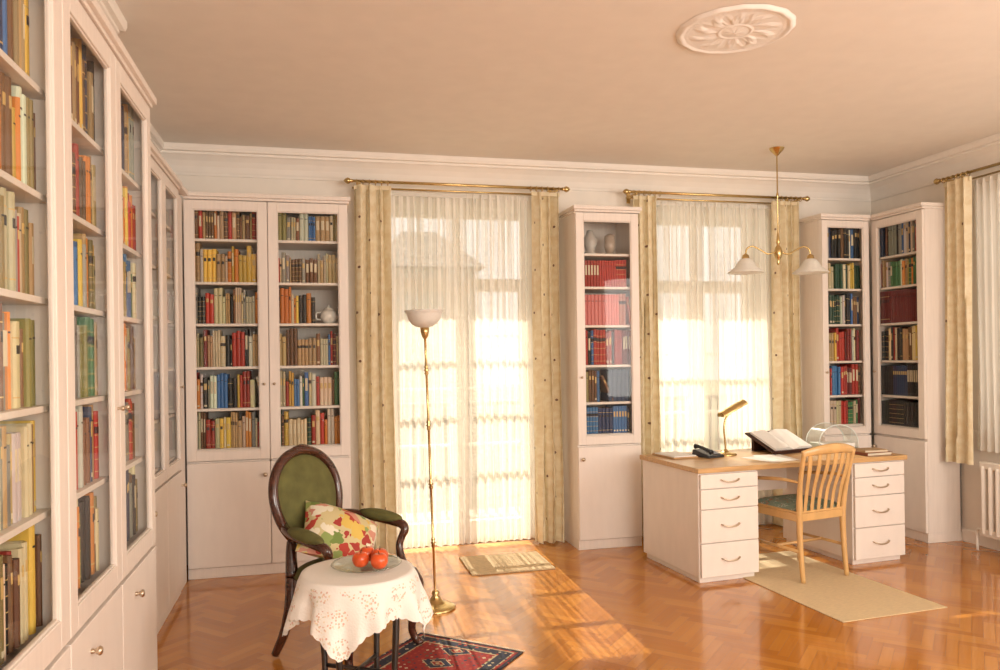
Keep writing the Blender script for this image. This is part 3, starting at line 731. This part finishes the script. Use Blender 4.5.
b=MB(); b.add([(-.09,-.1,0),(.09,-.1,0),(.09,.1,0),(-.09,.1,0),(-.085,-.095,.02),(.085,-.095,.02),(.085,.095,.06),(-.085,.095,.06)],[(3,2,1,0),(4,5,6,7),(0,1,5,4),(1,2,6,5),(2,3,7,6),(3,0,4,7)],xf=PS); b.build('body',M_plastic,parent=root,bevel=.005)
b=MB(); b.tube([(-.055,-.09,.048),(-.055,-.05,.062),(-.055,.04,.082),(-.055,.09,.082)],[.022,.014,.014,.022],10,xf=PS); b.build('handset',M_plastic,parent=root)
b=MB()
for i in range(3):
    for j in range(4):
        x=.0+i*.025; y=-.07+j*.028; z=.024+(y+.095)*.21; b.box(x,x+.017,y,y+.015,z,z+.006,xf=PS)
b.build('keypad',simple('grey_keys',(.35,.35,.36),.5),parent=root,kind='stuff')
root=empty('writing_folder',PD(2.455,4.99,.7325,.12),'tan leather writing folder with white papers on the desk','folder')
b=MB(); b.box(-.10,.10,-.14,.14,0,.012); b.build('cover',simple('tan_leather',(.50,.30,.14),.5),parent=root,bevel=.004)
b=MB(); b.box(-.09,.09,-.13,.12,.012,.018); b.build('paper',M_paper,parent=root)
root=empty('book_stand',PD(3.30,5.01,.7325,.25),'dark brown sloped reading stand on the desk','book stand')
sl=rmat((0,0,.070),.42)
b=MB(); b.box(-.205,.205,-.15,.15,-.006,.006,xf=sl); b.box(-.205,.205,-.155,-.145,-.006,.020,xf=sl); b.build('board',M_leather,parent=root,bevel=.002)
b=MB(); b.box(-.15,.15,.10,.125,0,.108); b.box(-.2,.2,-.145,-.125,0,.008); b.build('support',M_leather,parent=root)
root2=empty('open_book',PD(3.30,5.01,.7325,.25)@sl@Matrix.Translation((0,-.010,.0075)),'open book with white pages lying on the reading stand','book')
b=MB(); b.box(-.19,.19,-.13,.13,0,.004); b.build('cover',M_leather,parent=root2)
b=MB()
for s_ in(-1,1):
    def fp(u,v,s_=s_):
        x=u*.183; z=.006+.030*math.sin(min(1,u*2.2)*pi/2)*(1-.55*u)
        return (s_*x,(v-.5)*.255,z)
    b.grid(fp,12,2); b.grid(lambda u,v,s_=s_:(s_*u*.183,-.1275,.004+v*(fp(u,0)[2]-.004)),12,1,smooth=False); b.grid(lambda u,v,s_=s_:(s_*.183,(u-.5)*.255,.004+v*(fp(1,0)[2]-.004)),1,1,smooth=False)
b.build('pages',M_paper,parent=root2)
root=empty('letter_tray',PD(3.78,5.06,.7325,-.05),'clear acrylic arched desk tray with white papers inside','letter tray')
b=MB(); b.box(-.165,.165,-.09,.09,0,.006)
def arch(u,v):
    a=pi*u; return (.16*math.cos(a),(v-.5)*.17,.045+.135*math.sin(a))
b.grid(arch,20,1)
b.grid(lambda u,v:(.16,(u-.5)*.17,.006+v*.039),1,1); b.grid(lambda u,v:(-.16,(u-.5)*.17,.006+v*.039),1,1)
b.build('shell',M_acryl,parent=root)
b=MB()
for yy in(-.085,.085): b.tube([(.16,yy,.006)]+[(.16*math.cos(pi*i/14),yy,.045+.135*math.sin(pi*i/14)) for i in range(15)]+[(-.16,yy,.006)],.004,6,interp=1,up=(0,1,0))
b.build('rim',simple('pale_rim',(.80,.84,.80),.3),parent=root)
b=MB(); b.box(-.14,.14,-.075,.075,.007,.040); b.build('papers',M_paper,parent=root)
root=empty('stapler',PD(3.56,4.84,.7325,.4),'small black stapler lying on the desk','stapler')
b=MB(); b.box(-.07,.07,-.016,.016,0,.008); b.build('base',M_plastic,parent=root,bevel=.003)
b=MB(); b.box(-.065,.07,-.014,.014,.012,.032,xf=rmat((0,0,0),0,-.12,0)); b.build('arm',M_plastic,parent=root,bevel=.006)
for (x,y,a) in((2.98,4.66,.2),(3.06,4.70,-.15)):
    b=MB(); b.box(-.105,.105,-.145,.145,0,.0012); b.build('paper_sheet',M_paper,mat=PD(x,y,.7326+(.0014 if a<0 else 0),a),label='loose white sheet of paper lying on the desk',category='paper')
def flatbook(M,w,dd,h,c,label):
    root=empty('book',M,label,'book')
    b=MB(); b.box(-w/2,w/2,-dd/2,dd/2,0,.003); b.box(-w/2,w/2,-dd/2,dd/2,h-.003,h); b.box(-w/2,-w/2+.003,-dd/2,dd/2,.003,h-.003); b.build('cover',simple('cover_col',c,.5),parent=root,bevel=.001)
    b=MB(); b.box(-w/2+.003,w/2-.005,-dd/2+.005,dd/2-.005,.003,h-.003); b.build('pages',M_pages,parent=root)
flatbook(PD(3.78,4.64,.7325,.1),.22,.16,.022,(.20,.06,.03),'brown covered book lying flat on the desk')
flatbook(PD(3.77,4.64,.7547,.0),.19,.14,.016,(.45,.30,.16),'tan covered book lying on another book')
flatbook(PD(3.76,4.83,.7325,.3),.21,.15,.008,(.75,.70,.60),'thin white notebook lying on the desk')

# ------------------------------------------------------------------ desk chair
MC=TR(3.10,4.50,0,math.radians(191.5))
root=empty('desk_chair',MC,'light beech wooden chair with slatted back and armrests','chair')
hw=.20
for s_ in(-1,1):
    b=MB(); b.tube([(s_*hw,-.19,.006),(s_*hw,-.19,.25),(s_*hw,-.19,.44)],[.014,.018,.020],10); b.tube([(s_*hw,-.19,.42),(s_*(hw+.012),-.188,.52),(s_*(hw+.02),-.17,.61)],[.017,.014,.013],10); b.build('leg',M_beech,parent=root)
    b=MB(); b.tube([(s_*(hw-.01),.215,.006),(s_*(hw-.01),.195,.22),(s_*(hw-.01),.19,.44),(s_*(hw+.005),.215,.64),(s_*(hw+.015),.26,.83)],[.015,.018,.021,.016,.014],10); b.build('leg',M_beech,parent=root)
    b=MB(); b.tube([(s_*(hw+.005),.222,.635),(s_*(hw+.035),.10,.645),(s_*(hw+.04),-.06,.632),(s_*(hw+.025),-.17,.618),(s_*(hw+.01),-.20,.605)],[.013,.018,.021,.019,.010],10,sq=(.6,1)); b.build('armrest',M_beech,parent=root)
b=MB(); b.box(-hw,hw,-.20,-.175,.385,.435); b.box(-hw,hw,.18,.20,.385,.435)
for s_ in(-1,1): b.box(s_*hw-.011,s_*hw+.011,-.19,.19,.385,.435)
b.box(-hw-.012,hw+.012,-.215,.20,.435,.450); b.build('seat',M_beech,parent=root,bevel=.006)
b=MB()
def sc(u,v):
    x=(u-.5)*2;y=(v-.5)*2
    t=.034*((1-x**6)*(1-y**6))**.5
    return (x*.20,y*.195-.01,.451+t)
b.grid(sc,16,16); b.grid(lambda u,v:(lambda p:(p[0],p[1],.4505))(sc(u,v)),1,1); b.build('seat_cushion',M_cushion,parent=root,label='green patterned seat cushion')
b=MB(); b.tube([(-hw-.025,.252,.820),(-.10,.282,.842),(0,.292,.848),(.10,.282,.842),(hw+.025,.252,.820)],[.017,.024,.026,.024,.017],10,sq=(1.25,.55)); b.build('top_rail',M_beech,parent=root)
b=MB()
for i in range(6):
    x=(i-2.5)*.058; xt=x*1.12
    b.tube([(x,.19,.43),(x*1.03,.215,.58),(xt,.250+.02*(1-(x/.16)**2),.73),(xt*1.03,.260+.03*(1-(x/.16)**2),.84)],[.010,.011,.013,.012],8,sq=(1.5,.5),up=(1,0,0))
b.build('backrest_slats',M_beech,parent=root)
b=MB(); b.tube([(-hw,-.19,.2),(-hw,.195,.2)],.010,8,interp=1); b.tube([(hw,-.19,.2),(hw,.195,.2)],.010,8,interp=1); b.tube([(-hw,0,.2),(hw,0,.2)],.010,8,interp=1); b.build('stretcher',M_beech,parent=root)

# ------------------------------------------------------------------ mats, rug
b=MB(); b.box(-.36,.36,0,1.35,0,.005); b.build('floor_mat',M_mat,mat=TR(3.09,3.61,.0005,math.radians(4)),bevel=.002,label='beige woven straw mat lying under desk and chair',category='mat')
b=MB(); b.box(-.29,.29,-.23,.23,0,.012); b.build('door_mat',simple('door_mat_weave',(.60,.45,.26),.9,var=.12,scale=40,bump=.6,bscale=120),mat=TR(1.28,5.24,.0005,0),bevel=.003,label='small beige woven mat before the french window',category='mat')
A=Vector((.52,4.04));B_=Vector((.97,3.64)); dv=(B_-A).normalized(); pv=Vector((-dv.y,dv.x)); 
if pv.y>0: pv=-pv
ln=.78; w=(B_-A).length; cen=A+dv*w/2+pv*ln/2
MR=TR(cen.x,cen.y,.0005,math.atan2(dv.y,dv.x))
root=empty('rug',MR,'small red and navy patterned oriental rug on parquet','rug')
b=MB(); b.box(-w/2,w/2,-ln/2,ln/2,0,.006); b.build('pile',rugmat(w/2,ln/2),parent=root)
b=MB()
for e in(-1,1):
    for i in range(70):
        x=-w/2+.004+i*(w-.008)/69; b.box(x-.0015,x+.0015,min(e*ln/2,e*(ln/2+.025)),max(e*ln/2,e*(ln/2+.025)),.0005,.002)
b.build('fringe',M_creaml,parent=root,kind='stuff')

# ------------------------------------------------------------------ armchair
MA=TR(.145,3.86,0,math.radians(46))
root=empty('armchair',MA,'antique mahogany armchair with oval back and green upholstery','armchair')
def oval(t,k=1.0):
    x=.222*math.sin(t)*(1+.10*math.cos(t)); z=.245*math.cos(t)
    return x*k,z*k
tb=Matrix.Translation((0,.265,.745))@Matrix.Rotation(-.20,4,'X')
pts=[(oval(2*pi*i/24)[0],0,oval(2*pi*i/24)[1]) for i in range(24)]
b=MB(); b.tube(pts,.025,10,interp=3,closed=True,xf=tb,sq=(1,1),up=(0,1,0))
b.tube([(-.08,-.004,.240),(-.04,-.006,.254),(0,-.008,.258),(.04,-.006,.254),(.08,-.004,.240)],[.010,.016,.018,.016,.010],8,xf=tb)
for s_ in(-1,1): b.tube([tb@Vector((s_*.15,0,-.19)),(s_*.168,.215,.50),(s_*.185,.195,.40)],[.026,.027,.031],10)
b.build('backrest_frame',M_mah,parent=root)
b=MB()
def pad(u,v,side):
    t=2*pi*u; k=.92*v; x,z=oval(t,k); th_=.045*(1-v**2.4)**.6
    return (x,side*th_,z)
b.grid(lambda u,v:pad(u,v,-1),40,14,closed=True,xf=tb); b.grid(lambda u,v:pad(u,v,.5),40,8,closed=True,xf=tb)
b.build('backrest',M_green,parent=root,label='olive green upholstered oval back pad')
def so(t,k=1):
    n=4.0; c,s=math.cos(t),math.sin(t)
    x=math.copysign(abs(c)**(2/n),c);y=math.copysign(abs(s)**(2/n),s)
    wv=.26-.04*(y*.5+.5)
    return x*wv*k, y*.225*k-(.010*(1-x*x) if y<0 else 0)
ol=[so(2*pi*i/40) for i in range(40)]
b=MB(); b.prism(ol,.325,.40,smooth=False); b.build('seat_rail',M_mah,parent=root,bevel=.006)
b=MB()
def sp(u,v):
    x,y=so(2*pi*u,.985*v); return (x,y,.40+.07*(1-v**4)**.5)
b.grid(sp,40,12,closed=True); b.build('seat',M_green,parent=root,label='olive green domed upholstered seat')
for s_ in(-1,1):
    b=MB(); b.tube([(s_*.235,-.20,.38),(s_*.250,-.222,.31),(s_*.250,-.225,.22),(s_*.236,-.205,.10),(s_*.243,-.218,.04),(s_*.253,-.238,.022)],[.034,.041,.032,.020,.019,.023],12); b.sphere((s_*.253,-.238,.022),.0240,sc=(1,1,.62)); b.build('leg',M_mah,parent=root)
    b=MB(); b.tube([(s_*.185,.195,.40),(s_*.190,.205,.25),(s_*.198,.240,.12),(s_*.210,.290,.014)],[.031,.029,.024,.020],10); b.build('leg',M_mah,parent=root)
    b=MB(); b.tube([(s_*.19,.235,.64),(s_*.24,.17,.635),(s_*.272,.05,.615),(s_*.284,-.07,.602),(s_*.286,-.115,.592),(s_*.282,-.132,.568),(s_*.270,-.12,.53),(s_*.258,-.115,.49),(s_*.250,-.13,.44),(s_*.240,-.16,.39)],[.019,.020,.021,.023,.024,.022,.019,.019,.021,.025],10); arm=b.build('armrest',M_mah,parent=root)
    b=MB(); b.sphere((0,0,0),1,xf=Matrix.Translation((s_*.272,.015,.632))@Matrix.Rotation(s_*.14,4,'Z')@Matrix.Rotation(.10,4,'X')@Matrix.Diagonal((.037,.130,.030,1)),segs=20); b.build('armrest_pad',M_green,parent=arm,label='olive green padded armrest top')
MP=MA@Matrix.Translation((-.045,.005,.590))@Matrix.Rotation(math.radians(-14),4,'Z')@Matrix.Rotation(math.radians(46),4,'X')@Matrix.Rotation(math.radians(-34),4,'Z')
b=MB()
def pf(u,v,s_):
    x=(u-.5)*2;y=(v-.5)*2; t=.080*((1-x*x)*(1-y*y))**.42
    k=1-.10*(1-abs(x*y))
    t+=.006*math.sin(5*x+3*y)*(1-x*x)*(1-y*y)
    return (x*.200*k,y*.170*k,s_*t-.02*x*x-.015*y*y*y)
b.grid(lambda u,v:pf(u,v,1),20,20); b.grid(lambda u,v:pf(u,v,-1),20,20)
b.build('throw_pillow',M_pillow,mat=MP,label='floral printed cushion propped on the green armchair',category='cushion')

# ------------------------------------------------------------------ side table
TX,TY=.155,3.14; HT=.60; RT=.215
root=empty('side_table',TR(TX,TY,.006),'small dark round side table with slender curved legs','table')
b=MB(); b.lathe([(RT,HT-.031),(RT+.004,HT-.018),(RT-.002,HT-.006)],segs=40); b.build('tabletop',M_black,parent=root)
for i in range(4):
    a=pi/4+.25+i*pi/2; c,s=math.cos(a),math.sin(a)
    b=MB(); b.tube([(c*.16,s*.16,HT-.025),(c*.165,s*.165,.40),(c*.155,s*.155,.18),(c*.17,s*.17,.06),(c*.21,s*.21,.014)],[.017,.014,.012,.013,.015],10); b.build('leg',M_black,parent=root)
b=MB(); b.tube([(math.cos(a)*.155,math.sin(a)*.155,.2) for a in (pi/4+.25,pi/4+.25+pi)],.009,8,interp=1); b.tube([(math.cos(a)*.155,math.sin(a)*.155,.2) for a in (3*pi/4+.25,3*pi/4+.25+pi)],.009,8,interp=1); b.build('stretcher',M_black,parent=root)
b=MB(); rot=.50
def cl(u,v):
    a=2*pi*u; q=RT+.008
    if v<.35:
        r_=q*v/.35; return (r_*math.cos(a),r_*math.sin(a),HT+.003)
    w_=(v-.35)/.65
    aa=a-rot; mm=max(abs(math.cos(aa)),abs(math.sin(aa))); Ls=min(.355/mm,.475)-RT
    Ls+=.007*abs(math.cos(30*a))*(w_>.96)
    drop=Ls*w_
    fold=.026*math.cos(9*a+.9*math.sin(2*a))*min(1,w_*1.6)+.010*math.cos(19*a)*w_
    r_=q+.010*min(1,w_*6)+.020*w_+fold*w_**.8+.03*w_*(1 if mm<.78 else .0 if mm>.95 else (.95-mm)/.17)
    return (r_*math.cos(a),r_*math.sin(a),HT+.003-drop)
b.grid(cl,240,40,closed=True)
b.build('tablecloth',M_cloth,mat=TR(TX,TY),label='white embroidered linen tablecloth with floral motifs on side table',category='tablecloth')
zt=HT+.0045
PX,PY=TX+.035,TY+.01
root=empty('fruit_plate',TR(PX,PY,zt),'clear glass fruit plate on the tablecloth','plate')
b=MB(); b.lathe([(.06,0),(.065,.004),(.10,.008),(.130,.016),(.142,.022),(.140,.025),(.125,.020),(.095,.010),(.06,.006),(0,.006)],segs=40); b.build('dish',M_dish,parent=root)
fr=[(-.024,-.022,0),(.054,.004,1),(.006,.058,2),(.046,-.070,3)]
for x,y,i in fr:
    z=zt+.0085
    r_=.034+.001*(i%2)
    root=empty('apple',TR(PX+x,PY+y,z,i*1.3),'red and orange apple in the glass fruit plate','apple',group='fruit on the plate')
    b=MB(); pf_=[]
    for k in range(15):
        a=pi*k/14; rr=r_*math.sin(a)*(1-.06*math.cos(a)); zz_=r_*(1-.95*math.cos(a)); dip=.008*math.exp(-(math.sin(a)/.28)**2)
        pf_.append((max(rr,0),zz_+(dip if a<pi/2 else -dip)))
    b.lathe(pf_,segs=20); b.build('flesh',M_fruit,parent=root)
    b=MB(); b.tube([(0,0,r_*1.7),(.002,0,r_*1.95),(.006,0,r_*2.15)],.0015,6,interp=2); b.build('stem',M_stem,parent=root)

# ------------------------------------------------------------------ lights
w=bpy.data.worlds.new('world'); S.world=w; w.use_nodes=True
bg=w.node_tree.nodes['Background']; bg.inputs['Color'].default_value=(1.0,.965,.90,1); bg.inputs['Strength'].default_value=1.6
def light(t,name,M,e,c,**k):
    l=bpy.data.lights.new(name,t); l.energy=e; l.color=c
    for a,v in k.items(): setattr(l,a,v)
    o=bpy.data.objects.new(name,l); COL.objects.link(o); o.matrix_world=M; return o
el=math.radians(37); dirv=Vector((-.015,-math.cos(el),-math.sin(el)))
light('SUN','sun',dirv.to_track_quat('-Z','Y').to_matrix().to_4x4(),15.5,(1,.91,.75),angle=.006)
def aim(p,t): 
    return Matrix.Translation(p)@(Vector(t)-Vector(p)).to_track_quat('-Z','Y').to_matrix().to_4x4()
light('AREA','fill_side_light',aim((4.65,1.0,1.7),(0,4.0,1.5)),90,(1,.95,.87),shape='RECTANGLE',size=1.8,size_y=1.7)  # added fill lamp inside the right wall, which has no window here
light('AREA','fill_rear_light',aim((2.0,-2.3,1.8),(1.8,5,2.1)),180,(1,.95,.87),shape='RECTANGLE',size=3.2,size_y=1.6)  # added fill lamp behind the camera, in front of a closed wall
